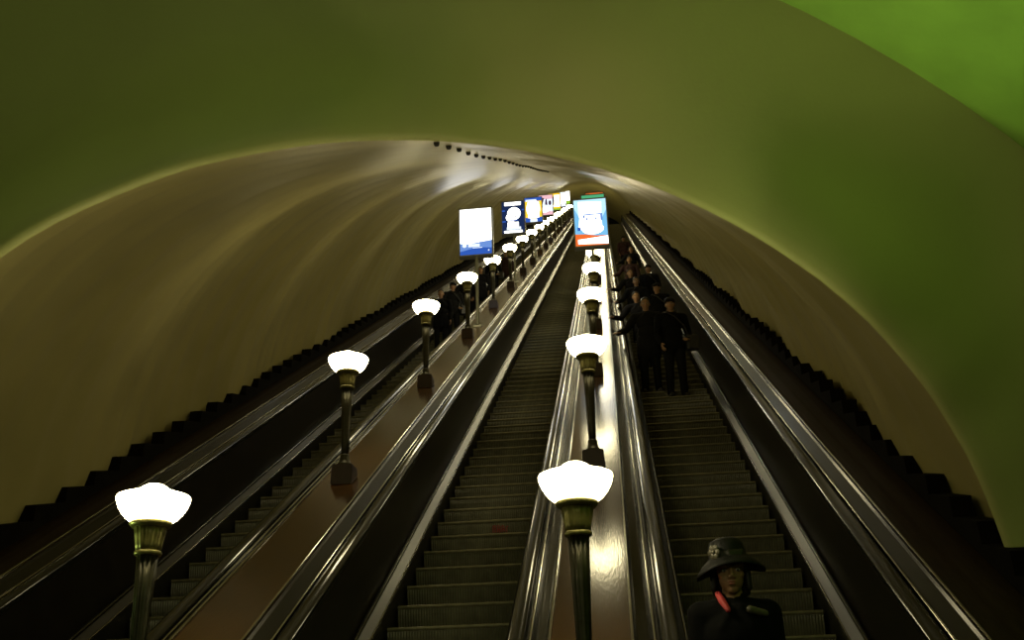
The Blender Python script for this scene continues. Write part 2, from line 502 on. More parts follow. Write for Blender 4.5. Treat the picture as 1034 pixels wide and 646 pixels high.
# red scrawl on one riser of the middle escalator
def scrawl():
    s = STEP_S0 + 5 * STEP_D
    p = pt(0, 0, s) - escM.location
    bm = bmesh.new()
    rr = random.Random(5)
    for i in range(7):
        x = 0.06 + i * 0.026
        z0, z1 = -0.155 + rr.uniform(-.01, .01), -0.075 + rr.uniform(-.012, .012)
        box(bm, x, x + 0.010, 0.003, 0.009, z0, z1)
        if i % 2: box(bm, x - 0.02, x + 0.012, 0.003, 0.009, (z0 + z1) / 2 - 0.006, (z0 + z1) / 2 + 0.006)
        else: box(bm, x, x + 0.022, 0.003, 0.009, z1 - 0.012, z1)
    o = obj('paint_mark', bm, M['red'], escM, loc=p); o['label'] = 'faded red paint mark on a step riser'
scrawl()

# ---------------------------------------------------------------- lamps
LAMP_S0, LAMP_DS = 4.90, 4.918
def make_lamp():
    t = thing('torchere_lamp', '', 'lamp')
    tn = math.tan(R30)
    # wedge base box, bottom cut along the slope
    bm = bmesh.new()
    w = 0.115; top = 0.155
    vs = []
    for (x, y) in ((-w, -w), (w, -w), (w, w), (-w, w)):
        vs.append((bm.verts.new((x, y, y * tn)), bm.verts.new((x * 0.93, y * 0.93, top))))
    for i in range(4):
        j = (i + 1) % 4
        bm.faces.new((vs[i][0], vs[j][0], vs[j][1], vs[i][1]))
    bm.faces.new([v[1] for v in vs]); bm.faces.new([v[0] for v in vs])
    bmesh.ops.bevel(bm, geom=[e for e in bm.edges], offset=0.008, segments=2, affect='EDGES')
    obj('base', bm, M['basebox'], t)
    bm = bmesh.new()
    lathe(bm, [(0.0, 0.153), (0.085, 0.153), (0.086, 0.170), (0.066, 0.186), (0.055, 0.215), (0.048, 0.250), (0.052, 0.262), (0.044, 0.275), (0.0, 0.275)], 28)
    obj('foot', bm, M['bronze'], t, smooth=True)
    bm = bmesh.new()
    lathe(bm, [(0.0, 0.27), (0.040, 0.27), (0.044, 0.45), (0.054, 0.75), (0.063, 1.005), (0.0, 1.005)], 48, flute=0.10, flutes=12)
    obj('post', bm, M['bronze'], t, smooth=True)
    bm = bmesh.new()
    lathe(bm, [(0.0, 1.00), (0.074, 1.00), (0.079, 1.008), (0.079, 1.020), (0.072, 1.028), (0.0, 1.028)], 32)
    obj('ring', bm, M['brass'], t, smooth=True)
    bm = bmesh.new()
    lathe(bm, [(0.0, 1.022), (0.072, 1.022), (0.078, 1.06), (0.088, 1.12), (0.096, 1.165)], 64, flute=0.07, flutes=16)
    lathe(bm, [(0.0, 1.163), (0.108, 1.163), (0.122, 1.178), (0.124, 1.192), (0.118, 1.20), (0.0, 1.20)], 48)
    obj('collar', bm, M['brass'], t, smooth=True)
    bm = bmesh.new()
    lathe(bm, [(0.0, 1.198), (0.114, 1.198), (0.132, 1.205), (0.154, 1.222), (0.178, 1.250), (0.196, 1.280), (0.208, 1.308), (0.2145, 1.330), (0.2155, 1.342), (0.211, 1.352), (0.198, 1.358), (0.16, 1.370), (0.115, 1.385), (0.086, 1.398), (0.070, 1.412), (0.048, 1.424), (0.025, 1.430), (0.0, 1.432)], 48)
    obj('glass_shade', bm, M['lamp'], t, smooth=True)
    return t
lamp0 = make_lamp()
first = True
for row, X in (('L', ROW_X[0]), ('C', ROW_X[1])):
    k = 0
    where = 'left deck' if row == 'L' else 'glossy middle-right deck'
    while True:
        s = LAMP_S0 + k * LAMP_DS
        if s > S_HI + 5.5: break
        o = lamp0 if first else copy_tree(lamp0); first = False
        o.location = pt(X, ND, s) if (row, k) != ('L', 0) else pt(X + 0.04, ND, s + 0.04)
        if s > S_HI: o.location.z += 0.118 * (math.tan(R30) - math.tan(path(s)[2])) + 0.004
        o['group'] = 'lamps along the left deck' if row == 'L' else 'lamps along the middle-right deck'
        onames = ['nearest', 'second nearest', 'third nearest', 'fourth nearest', 'fifth nearest', 'sixth nearest', 'seventh nearest', 'eighth nearest', 'ninth nearest', 'tenth nearest']
        if k == 0:
            o['label'] = ('nearest lit white bowl lamp at lower left on the left deck' if row == 'L' else 'nearest lit white bowl lamp on the glossy deck beside the middle escalator')
        elif k < 10:
            o['label'] = '%s lit bowl lamp from the viewer in the row on the %s' % (onames[k], where)
        else:
            o['label'] = 'tiny far bowl lamp, number %d up the row on the %s' % (k + 1, where)
        k += 1

# ---------------------------------------------------------------- light box signs
def flat(bm, pts, y, mi):
    bm.faces.new([bm.verts.new((x, y, z)) for (x, z) in pts]).material_index = mi
def rect(x0, z0, x1, z1): return [(x0, z0), (x1, z0), (x1, z1), (x0, z1)]
def oval(cx, cz, rx, rz, k=20): return [(cx + rx * math.cos(2 * PI * i / k), cz + rz * math.sin(2 * PI * i / k)) for i in range(k)]
SW, SH, SZ0 = 0.36, 1.16, 1.68
def sign(X, s, mats, shapes, label, group, light=None):
    """mats[0] fills the face; shapes = (material index, polygon in 0..1 face units)"""
    t = thing('lightbox_sign', label, 'sign', pt(X, ND, s), 0, group)
    bm = bmesh.new()
    z0, z1 = SZ0, SZ0 + SH
    d = 0.09; e = 0.028
    box(bm, -SW - e, SW + e, -d + 0.01, d, z0 - e, z1 + e, bev=0.008)
    for (x0, x1, a, b) in ((-SW - e, -SW, z0 - e, z1 + e), (SW, SW + e, z0 - e, z1 + e), (-SW, SW, z0 - e, z0), (-SW, SW, z1, z1 + e)):
        box(bm, x0, x1, -d - 0.012, -d + 0.012, a, b)
    obj('frame', bm, M['frame'], t)
    bm = bmesh.new()
    flat(bm, rect(-SW, z0, SW, z1), -d + 0.004, 0)
    for i, (mi, poly) in enumerate(shapes):
        flat(bm, [(-SW + 2 * SW * x, z0 + SH * z) for (x, z) in poly], -d + 0.0025 - 0.0007 * i, mi)
    # both sides are lit; the back repeats the plain fill
    flat(bm, rect(-SW, z0, SW, z1), d + 0.002, 0)
    obj('poster_panel', bm, [M[m] for m in mats], t, recalc=False)
    bm = bmesh.new()
    lathe(bm, [(0.0, 0.022), (0.035, 0.022), (0.035, z0 - 0.02), (0.0, z0 - 0.02)], 20)
    obj('post', bm, M['post'], t, smooth=False)
    bm = bmesh.new()
    tn = math.tan(R30); w = 0.09; vs = []
    for (x, y) in ((-w, -w), (w, -w), (w, w), (-w, w)):
        vs.append((bm.verts.new((x, y, y * tn + 0.001)), bm.verts.new((x, y, y * tn + 0.03))))
    for i in range(4): bm.faces.new((vs[i][0], vs[(i + 1) % 4][0], vs[(i + 1) % 4][1], vs[i][1]))
    bm.faces.new([v[1] for v in vs]); bm.faces.new([v[0] for v in vs])
    obj('base_plate', bm, M['post'], t)
    return t
GL = 'light box signs along the left deck'; GC = 'light box signs along the middle-right deck'
s0, ds = 21.3, 9.836
sign(ROW_X[0], s0, ['wht', 'midblue', 'blue', 'ice'],
     [(1, [(0, 0), (1, 0), (1, 0.30), (0.6, 0.27), (0.3, 0.24), (0, 0.26)]), (2, [(0, 0), (1, 0), (1, 0.13), (0.55, 0.16), (0, 0.08)]),
      (3, oval(0.14, 0.21, 0.07, 0.045)), (3, rect(0.26, 0.17, 0.62, 0.235)), (3, oval(0.90, 0.08, 0.025, 0.015)), (3, rect(0.40, 0.14, 0.70, 0.155))],
     'nearest light box sign on the left deck, white poster with blue lower band', GL)
sign(ROW_X[0], s0 + ds, ['navy', 'wht', 'ice', 'blue'],
     [(1, rect(0.12, 0.88, 0.86, 0.985)), (1, oval(0.54, 0.62, 0.30, 0.20)), (1, oval(0.42, 0.50, 0.25, 0.14)), (0, oval(0.60, 0.52, 0.05, 0.02)),
      (3, rect(0.30, 0.39, 0.72, 0.42)), (1, rect(0.24, 0.20, 0.74, 0.35)), (2, rect(0.20, 0.11, 0.84, 0.20)), (1, rect(0.08, 0.02, 0.90, 0.09)), (3, rect(0.0, 0.70, 0.14, 0.74)), (3, rect(0.90, 0.70, 1.0, 0.74)), (3, rect(0.0, 0.36, 0.16, 0.40))],
     'second light box sign on the left deck, navy poster with white figure', GL)
sign(ROW_X[0], s0 + 2 * ds, ['yel', 'wht', 'blue', 'ice'],
     [(1, rect(0.18, 0.16, 0.84, 0.82)), (1, oval(0.5, 0.55, 0.40, 0.36)), (2, rect(0, 0.86, 1, 1)), (3, rect(0.06, 0.85, 0.70, 0.93)), (2, [(0, 0), (0.30, 0), (0.36, 0.16), (0, 0.20)]), (2, [(1, 0), (0.72, 0), (0.66, 0.16), (1, 0.20)]), (3, rect(0.30, 0.0, 0.72, 0.13))],
     'third light box sign on the left deck, yellow poster with blue corners', GL)
sign(ROW_X[0], s0 + 3 * ds, ['ice', 'plum', 'pink', 'wht'],
     [(2, rect(0, 0.80, 1, 1)), (1, [(0.1, 0.50), (0.25, 0.52), (0.40, 0.86), (0.22, 0.88)]), (1, [(0.45, 0.52), (0.62, 0.50), (0.58, 0.84), (0.48, 0.76)]), (1, oval(0.80, 0.60, 0.10, 0.12)), (2, [(0, 0.0), (1, 0.0), (1, 0.15), (0, 0.30)]), (3, oval(0.4, 0.26, 0.36, 0.12))],
     'fourth light box sign on the left deck, white and pink poster with dark figures', GL)
sign(ROW_X[0], s0 + 4 * ds, ['yel', 'plum', 'wht', 'lime'],
     [(2, rect(0.5, 0.30, 0.95, 0.90)), (1, oval(0.35, 0.60, 0.16, 0.25)), (2, rect(0.05, 0.20, 0.95, 0.30)), (3, rect(0, 0, 1, 0.10))],
     'fifth light box sign on the left deck, yellow poster with dark oval', GL)
sign(ROW_X[0], s0 + 5 * ds, ['ice', 'yel', 'wht', 'plum'],
     [(1, rect(0, 0.7, 0.4, 1)), (2, rect(0.45, 0.2, 1, 0.9)), (3, oval(0.25, 0.45, 0.10, 0.12))],
     'sixth light box sign on the left deck, pale poster with yellow corner', GL)
sign(ROW_X[0], s0 + 6 * ds, ['wht', 'lime', 'yel'],
     [(1, rect(0.55, 0, 1, 0.25)), (2, rect(0, 0.75, 0.5, 1))],
     'farthest light box sign on the left deck, white poster with lime corner', GL)
sign(ROW_X[1], s0, ['cyan', 'wht', 'sky', 'org', 'blue', 'midblue'],
     [(1, [(0.12, 0.30), (0.80, 0.24), (0.86, 0.93), (0.15, 0.96)]), (2, [(0, 0.22), (0.10, 0.24), (0.16, 0.62), (0, 0.82)]), (2, [(1, 0.24), (0.90, 0.26), (0.84, 0.56), (1, 0.76)]), (2, [(0.0, 0.22), (1, 0.2), (1, 0.30), (0.0, 0.36)]), (1, oval(0.55, 0.36, 0.34, 0.12)),
      (3, [(0, 0), (1, 0), (1, 0.20), (0.62, 0.21), (0.30, 0.25), (0, 0.26)]), (1, [(0.08, 0.05), (1, 0.02), (1, 0.19), (0.30, 0.15), (0.08, 0.14)]),
      (5, rect(0.30, 0.655, 0.86, 0.685)), (5, [(0.80, 0.53), (0.87, 0.53), (0.87, 0.67), (0.80, 0.67)]), (5, rect(0.26, 0.60, 0.33, 0.66)), (5, rect(0.36, 0.545, 0.42, 0.60)), (5, rect(0.50, 0.555, 0.54, 0.61)), (5, rect(0.64, 0.55, 0.69, 0.60)), (4, rect(0.08, 0.33, 0.18, 0.40))],
     'large-looking light box sign on the glossy deck, blue and white poster with orange base', GC)
sign(ROW_X[1], s0 + ds, ['grn', 'wht', 'ice'], [(1, rect(0.1, 0.1, 0.9, 0.78))],
     'light box sign with green top edge peeking above the blue and orange one', GC)
sign(ROW_X[1], s0 + 2 * ds, ['rust', 'org', 'plum'], [(1, rect(0.2, 0.88, 0.8, 0.97)), (2, rect(0.05, 0.1, 0.95, 0.7))],
     'rust-topped light box sign just above the green-topped one', GC)

# ---------------------------------------------------------------- fittings along the crown
def bracket():
    bm = bmesh.new()
    lathe(bm, [(0.0, -0.022), (0.013, -0.020), (0.020, -0.010), (0.022, 0.004), (0.022, 0.06), (0.0, 0.06)], 14)
    return bm
bme = None
u = 7.14
k = 0
XB = 0.42
while k < 28:
    n = TNC + math.sqrt(TR ** 2 - (XB - TX0) ** 2)
    if bme is None:
        o = obj('ceiling_bracket', bracket(), M['hole'], smooth=True); bme = o
    else:
        o = bme.copy(); C.objects.link(o)
    o.location = pt(XB, n - 0.012 + shell_dr(math.acos(XB / TR), u) * smooth01((u - rim_u(math.acos(XB / TR))) / 0.25), u)
    o.rotation_euler = (R30, 0, 0)
    nm = ['nearest', 'second', 'third', 'fourth', 'fifth', 'sixth', 'seventh', 'eighth']
    if k == 0: lb = 'black ceiling fitting nearest the rim of the tunnel mouth'
    elif k < 8: lb = '%s black fitting from the tunnel mouth in the row along the vault crown' % nm[k]
    else: lb = 'tiny black fitting far up the vault crown, number %d in its row' % (k + 1)
    tag(o, lb, 'fitting', 'black fittings along the vault crown')
    u += 0.577; k += 1

# ---------------------------------------------------------------- people
def capsule(bm, p0, r0, p1, r1, seg=2):
    b2 = bmesh.new()
    for p, r in ((p0, r0), (p1, r1)):
        bmesh.ops.create_icosphere(b2, subdivisions=seg, radius=r, matrix=Matrix.Translation(Vector(p)))
    r = bmesh.ops.convex_hull(b2, input=b2.verts[:])
    bmesh.ops.delete(b2, geom=[g for g in set(r['geom_interior']) | set(r['geom_unused']) if isinstance(g, bmesh.types.BMVert)], context='VERTS')
    me = bpy.data.meshes.new('tmp'); b2.to_mesh(me); b2.free(); bm.from_mesh(me); bpy.data.meshes.remove(me)
def ell(bm, c, r, seg=3, rot=None):
    m = Matrix.Translation(Vector(c))
    if rot: m = m @ rot
    m = m @ Matrix.Diagonal((*r, 1))
    bmesh.ops.create_icosphere(bm, subdivisions=seg, radius=1.0, matrix=m)
def fuse(name, bm, voxel, smooth_it=4):
    """one continuous surface out of overlapping volumes"""
    bmesh.ops.recalc_face_normals(bm, faces=bm.faces[:])
    me = bpy.data.meshes.new('tmp'); bm.to_mesh(me); bm.free()
    o = bpy.data.objects.new('tmp', me); C.objects.link(o)
    r = o.modifiers.new('r', 'REMESH'); r.mode = 'VOXEL'; r.voxel_size = voxel
    sm = o.modifiers.new('s', 'SMOOTH'); sm.iterations = smooth_it; sm.factor = 0.5
    dg = bpy.context.evaluated_depsgraph_get(); dg.update()
    out = bpy.data.meshes.new_from_object(o.evaluated_get(dg))
    bpy.data.objects.remove(o); bpy.data.meshes.remove(me)
    out.name = name
    for p in out.polygons: p.use_smooth = True
    return out
V = Vector
def hand(bm, wrist, direction, palm_n, side, curl=0.5):
    d = V(direction).normalized(); pn = V(palm_n); pn = (pn - d * pn.dot(d)).normalized(); lat = d.cross(pn) * side
    w = V(wrist)
    for i in range(4):
        o = (i - 1.5) * 0.020
        capsule(bm, w + d * 0.005 + lat * o * 0.6, 0.017, w + d * 0.085 + lat * o, 0.012, 1)
    for i, ln in enumerate((0.070, 0.080, 0.074, 0.058)):
        o = (i - 1.5) * 0.021
        p = w + d * 0.085 + lat * o
        d1 = (d * math.cos(curl * 0.6) + pn * math.sin(curl * 0.6))
        d2 = (d * math.cos(curl * 1.5) + pn * math.sin(curl * 1.5))
        q = p + d1 * ln * 0.52
        capsule(bm, p, 0.0098, q, 0.0092, 1); capsule(bm, q, 0.0092, q + d2 * ln * 0.48, 0.008, 1)
    p = w + d * 0.025 - lat * 0.032; q = p + (d * 0.7 - lat * 0.7 + pn * 0.25) * 0.042
    capsule(bm, p, 0.014, q, 0.011, 1); capsule(bm, q, 0.011, q + (d * 0.9 - lat * 0.1 + pn * 0.35) * 0.034, 0.009, 1)
def turn(rz, rx, c):
    return Matrix.Translation(V(c)) @ Matrix.Rotation(rz, 4, 'Z') @ Matrix.Rotation(rx, 4, 'X')
def head(bm, c, rz=0.0, rx=0.0, k=1.0):
    """face towards -y; c = head centre (eye height)"""
    m = turn(rz, rx, c)
    b = bmesh.new()
    def e(p, r): ell(b, [x * k for x in p], [x * k for x in r], 3)
    e((0, 0.015, 0.035), (0.074, 0.094, 0.085))
    e((0, -0.025, -0.035), (0.060, 0.068, 0.075))
    e((0, -0.052, -0.088), (0.030, 0.030, 0.024))        # chin
    for s in (-1, 1):
        e((s * 0.040, -0.045, -0.022), (0.024, 0.030, 0.020))   # cheek
        e((s * 0.033, -0.074, 0.020), (0.024, 0.016, 0.009))    # brow
        e((s * 0.074, 0.012, -0.008), (0.010, 0.019, 0.030))    # ear
        e((s * 0.011, -0.096, -0.033), (0.009, 0.012, 0.009))   # nostril
    capsule(b, V((0, -0.082, 0.014)) * k, 0.009 * k, V((0, -0.104, -0.026)) * k, 0.0115 * k)
    e((0, -0.084, -0.055), (0.026, 0.014, 0.008)); e((0, -0.082, -0.067), (0.021, 0.014, 0.008))
    bmesh.ops.transform(b, matrix=m, verts=b.verts[:])
    me = bpy.data.meshes.new('tmp'); b.to_mesh(me); b.free(); bm.from_mesh(me); bpy.data.meshes.remove(me)
    return m
# poses: elbow / wrist / hand direction for both arms, in metres, person faces -y
POSES = {
    'relaxed': dict(l=((0.25, 0.03, 1.12), (0.25, -0.06, 0.87), (0, -0.15, -1), (-1, 0, 0)), r=((-0.25, 0.03, 1.12), (-0.25, -0.06, 0.87), (0, -0.15, -1), (1, 0, 0)), lean=0.0),
    'arms_close': dict(l=((0.19, 0.03, 1.12), (0.175, -0.08, 0.90), (0, -0.15, -1), (-1, 0, 0)), r=((-0.19, 0.03, 1.12), (-0.175, -0.08, 0.90), (0, -0.15, -1), (1, 0, 0)), lean=0.0),
    'hand_on_rail': dict(l=((0.26, 0.02, 1.12), (0.26, -0.08, 0.87), (0, -0.2, -1), (-1, 0, 0)), r=((-0.36, -0.04, 1.17), (-0.50, -0.20, 1.06), (-0.35, -0.9, -0.15), (0, 0, -1)), lean=0.0),
    'bag_at_hip': dict(l=((0.28, 0.06, 1.13), (0.23, -0.12, 0.98), (-0.5, -0.8, -0.2), (-0.5, 0.2, -1)), r=((-0.25, 0.02, 1.12), (-0.22, -0.12, 0.90), (0.1, -0.5, -1), (1, 0, 0)), lean=0.0),
    'leaning': dict(l=((0.27, -0.02, 1.14), (0.22, -0.18, 0.96), (-0.3, -0.7, -0.6), (-1, 0, 0)), r=((-0.40, -0.12, 1.14), (-0.56, -0.30, 1.10), (-0.6, -0.8, -0.1), (0, 0, -1)), lean=0.10),
}
def person_meshes(pose, woman=False, voxel=0.008, long_coat=True, yaw=0.0, nod=0.12):
    P = POSES[pose]; lean = P['lean']
    sh = 0.17 if woman else 0.20
    bm = bmesh.new()
    cx = -lean
    # body
    ell(bm, (0, 0.01, 0.95), (0.155, 0.11, 0.12)); ell(bm, (cx * 0.4, 0.0, 1.12), (0.135, 0.10, 0.14)); ell(bm, (cx * 0.8, 0.0, 1.31), (0.155, 0.105, 0.15))
    for s in (-1, 1): capsule(bm, (cx, 0, 1.43), 0.06, (cx + s * sh, 0.01, 1.415), 0.058)
    capsule(bm, (cx, 0.01, 1.40), 0.062, (cx * 1.1, -0.005, 1.55), 0.052)
    for s in (-1, 1):
        hip = (s * 0.09, 0, 0.92); kn = (s * 0.10, -0.02, 0.50); an = (s * 0.11, 0.02, 0.09)
        capsule(bm, hip, 0.085, kn, 0.055); capsule(bm, kn, 0.055, an, 0.038); capsule(bm, (s * 0.11, 0.03, 0.045), 0.036, (s * 0.125, -0.13, 0.035), 0.03)
    arms = []
    for s, key in ((1, 'l'), (-1, 'r')):
        e, w, d, pn = P[key]
        S = V((cx + s * sh, 0.01, 1.415)); e = V(e) + V((cx * 0.6, 0, 0)); w = V(w) + V((cx * 0.6, 0, 0))
        capsule(bm, S, 0.050, e, 0.038); capsule(bm, e, 0.038, w, 0.027)
        hand(bm, w, d, pn, s); arms.append((S, e, w))
    hk = 1.08 if woman else 1.0
    hc = (cx * 1.2, -0.02, 1.635)
    hm = head(bm, hc, yaw, nod, hk)
    body = fuse('body', bm, voxel, 3)
    # coat
    bm = bmesh.new()
    hem = 0.62 if long_coat else 0.80
    ell(bm, (0, 0.01, 0.96), (0.185, 0.14, 0.16)); ell(bm, (cx * 0.4, 0.0, 1.12), (0.170, 0.132, 0.16)); ell(bm, (cx * 0.8, 0.0, 1.30), (0.185, 0.135, 0.17))
    for s in (-1, 1):
        capsule(bm, (cx, 0.0, 1.425), 0.085, (cx + s * sh, 0.01, 1.41), 0.078)
        capsule(bm, (s * 0.085, 0.01, 0.98), 0.115, (s * 0.095, 0.0, hem + 0.09), 0.115)
    capsule(bm, (0, 0.0, 0.98), 0.13, (0, 0.0, hem + 0.09), 0.125)
    capsule(bm, (cx, 0.012, 1.42), 0.080, (cx * 1.05, 0.015, 1.50), 0.068)     # collar
    for s in (-1, 1): capsule(bm, (cx + s * 0.02, -0.085, 1.43), 0.03, (cx + s * 0.075, -0.11, 1.34), 0.022)   # lapels
    for (S, e, w) in arms:
        dd = (w - e).normalized()
        capsule(bm, S, 0.078, e, 0.060); capsule(bm, e, 0.060, w - dd * 0.01, 0.047)
    coat = fuse('coat', bm, 0.012, 4)
    bm = bmesh.new()
    for s in (-1, 1):
        capsule(bm, (s * 0.09, 0, 0.90), 0.10, (s * 0.10, -0.02, 0.50), 0.072); capsule(bm, (s * 0.10, -0.02, 0.50), 0.072, (s * 0.11, 0.02, 0.12), 0.062)
    trou = fuse('trousers', bm, 0.012, 3)
    shoes = []
    for s in (-1, 1):
        bm = bmesh.new()
        capsule(bm, (s * 0.11, 0.035, 0.05), 0.048, (s * 0.118, -0.06, 0.045), 0.045); capsule(bm, (s * 0.118, -0.06, 0.043), 0.043, (s * 0.128, -0.165, 0.036), 0.034)
        box(bm, s * 0.119 - 0.045, s * 0.119 + 0.045, -0.19, 0.075, 0.0, 0.02)
        shoes.append(fuse('shoe', bm, 0.008, 2))
    return dict(body=body, coat=coat, trousers=trou, shoes=shoes, hm=hm, hk=hk, cx=cx)
def hair_mesh(hm, k, style):
    bm = bmesh.new()
    if style == 'short':
        ell(bm, (0, 0.024 * k, 0.052 * k), (0.080 * k, 0.096 * k, 0.080 * k))
        capsule(bm, V((-0.066, 0.02, 0.03)) * k, 0.016, V((-0.066, 0.03, 0.0)) * k, 0.012); capsule(bm, V((0.066, 0.02, 0.03)) * k, 0.016, V((0.066, 0.03, 0.0)) * k, 0.012)
        ell(bm, (0, 0.06 * k, -0.01), (0.062 * k, 0.055 * k, 0.065 * k))
    else:                                  # bobbed, with a fringe
        ell(bm, (0, 0.030 * k, 0.045 * k), (0.083 * k, 0.096 * k, 0.085 * k))
        for s in (-1, 1):
            capsule(bm, V((s * 0.080, 0.0, 0.05)) * k, 0.018, V((s * 0.084, 0.004, -0.085)) * k, 0.018)
            capsule(bm, V((s * 0.060, 0.05, 0.02)) * k, 0.040, V((s * 0.066, 0.045, -0.10)) * k, 0.030)
        for i in range(7):
            x = (i - 3) * 0.019
            capsule(bm, V((x, -0.070 + abs(x) * 0.25, 0.085)) * k, 0.016, V((x * 1.02, -0.092 + abs(x) * 0.35, 0.038)) * k, 0.011)
        ell(bm, (0, 0.06 * k, -0.03), (0.07 * k, 0.055 * k, 0.09 * k))
    bmesh.ops.transform(bm, matrix=hm, verts=bm.verts[:])
    return fuse('hair', bm, 0.007, 2)
def disc_hat(hm, k):
    bm = bmesh.new()
    lathe(bm, [(0.0, 0.150), (0.045, 0.148), (0.080, 0.132), (0.096, 0.100), (0.101, 0.058), (0.104, 0.048), (0.135, 0.034), (0.168, 0.010), (0.176, -0.004), (0.170, -0.008), (0.135, 0.018), (0.100, 0.030), (0.090, 0.034), (0.0, 0.036)], 48)
    for v in bm.verts:
        v.co.y = v.co.y * 1.02 + 0.012
        r = math.hypot(v.co.x, v.co.y)
        if r > 0.095: v.co.z -= 0.042 * min(1, (r - 0.095) / 0.08) * (v.co.x / r) ** 2 + (0.010 if v.co.y > 0 else 0)
        if r > 0.105: v.co.x *= 1.06; v.co.y *= 0.95
    bmesh.ops.transform(bm, matrix=hm @ Matrix.Translation((0, 0, 0.026)) @ Matrix.Rotation(-0.06, 4, 'X') @ Matrix.Rotation(-0.10, 4, 'Y') @ Matrix.Scale(k, 4), verts=bm.verts[:])
    return bm
def cap_bm(hm):
    bm = bmesh.new()
    ell(bm, (0, 0.015, 0.062), (0.092, 0.108, 0.070))
    ell(bm, (0, -0.088, 0.052), (0.072, 0.058, 0.012))
    bmesh.ops.transform(bm, matrix=hm, verts=bm.verts[:])
    return fuse('cap', bm, 0.006, 2)
def assemble(label, D, coat, hair=None, headwear=None, group='passengers on the escalators', extras=()):
    t = thing('person', label, 'person', (0, 0, 0), 0, group)
    def add(name, me, m):
        if not me.materials: me.materials.append(m)
        o = link(name, me, t); return o
    add('body', D['body'], M['skin']); 
    c = add('coat', D['coat'], M['coat'])
    c.material_slots[0].link = 'OBJECT'; c.material_slots[0].material = coat
    add('trousers', D['trousers'], M['trouser'])
    for s in D['shoes']: add('shoe', s, M['shoe'])
    if hair: add('hair', hair, M['hair'])
    if headwear: add('cap', headwear, M['hat'])
    hm, k = D['hm'], D['hk']
    for s in (-1, 1):
        bm = bmesh.new(); ell(bm, hm @ V((s * 0.032 * k, -0.074 * k, -0.002 * k)), (0.0135, 0.0135, 0.009), 2)
        ball = obj('eye', bm, M['eye'], t, smooth=True)
        bm = bmesh.new(); ell(bm, hm @ V((s * 0.032 * k, -0.0865 * k, -0.002 * k)), (0.0062, 0.0022, 0.0062), 2)
        obj('iris', bm, M['iris'], ball, smooth=True)
        bm = bmesh.new(); capsule(bm, hm @ V((s * 0.016 * k, -0.090 * k, 0.022 * k)), 0.0035, hm @ V((s * 0.050 * k, -0.074 * k, 0.023 * k)), 0.0025, 1)
        obj('eyebrow', bm, M['hair'], t, smooth=True)
    bm = bmesh.new(); ell(bm, hm @ V((0, -0.0945 * k, -0.054 * k)), (0.022, 0.005, 0.0045), 2); ell(bm, hm @ V((0, -0.093 * k, -0.064 * k)), (0.018, 0.006, 0.0055), 2)
    obj('lips', bm, M['lip'], t, smooth=True)
    return t
# --- camera projection (used only to convert measured head heights to a step on the escalator)
CAM = dict(f=1004.96, yaw=-0.10548, pitch=0.39363, roll=-0.03085, x=1.5565, n=3.6964)
def cam_axes():
    yw, p, r = CAM['yaw'], CAM['pitch'], CAM['roll']
    f = V((math.sin(yw) * math.cos(p), math.cos(yw) * math.cos(p), math.sin(p)))
    rt = f.cross(V((0, 0, 1))).normalized(); up = rt.cross(f)
    return math.cos(r) * rt + math.sin(r) * up, -math.sin(r) * rt + math.cos(r) * up, f
CR, CU, CF = cam_axes()
CO = V((CAM['x'], -CAM['n'] * s30, CAM['n'] * c30))
def stand(t, X, k, rz=0.0):
    p = pt(X, 0, STEP_S0 + k * STEP_D)
    t.location = (p.x, p.y + 0.21, p.z + 0.002); t.rotation_euler = (0, 0, rz)

# woman with the hat, low on the right escalator
dW = person_meshes('arms_close', woman=True, voxel=0.005, long_coat=True, yaw=-0.03, nod=0.10)
for me_ in [dW['body'], dW['trousers'], *dW['shoes']]:      # feet close together
    for v in me_.vertices:
        if v.co.z < 0.72 and (me_ is not dW['body'] or abs(v.co.x) < 0.172): v.co.x *= 1 - 0.30 * smooth01((0.80 - v.co.z) / 0.3)
hW = hair_mesh(dW['hm'], dW['hk'], 'bob')
wom = assemble('woman in black brimmed hat and dark coat with red scarf, low on right escalator', dW, M['coat'], hair=hW)
hat = obj('hat', disc_hat(dW['hm'], 0.98), M['hat'], wom, smooth=True)
bm = bmesh.new()
for i in range(6):
    a = i * PI / 3
    ell(bm, (0.022 * math.cos(a), -0.004, 0.022 * math.sin(a)), (0.019, 0.008, 0.019), 2)
ell(bm, (0, -0.010, 0), (0.011, 0.009, 0.011), 2)
bmesh.ops.transform(bm, matrix=dW['hm'] @ Matrix.Translation((-0.074, -0.070, 0.092)) @ Matrix.Rotation(-0.75, 4, 'Z'), verts=bm.verts[:])
obj('hat_flower', bm, M['bow'], hat, smooth=True)['label'] = 'pale grey flower on the hat'
bm = bmesh.new()
capsule(bm, (-0.075, -0.03, 1.515), 0.018, (-0.062, -0.085, 1.475), 0.020); capsule(bm, (-0.062, -0.085, 1.475), 0.020, (-0.040, -0.125, 1.425), 0.015)
me = fuse('scarf', bm, 0.006, 2); me.materials.append(M['scarf']); link('scarf', me, wom)['label'] = 'red scarf showing at the collar'
bm = bmesh.new()
capsule(bm, (0.07, -0.112, 1.425), 0.022, (0.15, -0.085, 1.405), 0.018)
me = fuse('brooch', bm, 0.008, 2); me.materials.append(M['bow']); link('collar_trim', me, wom)

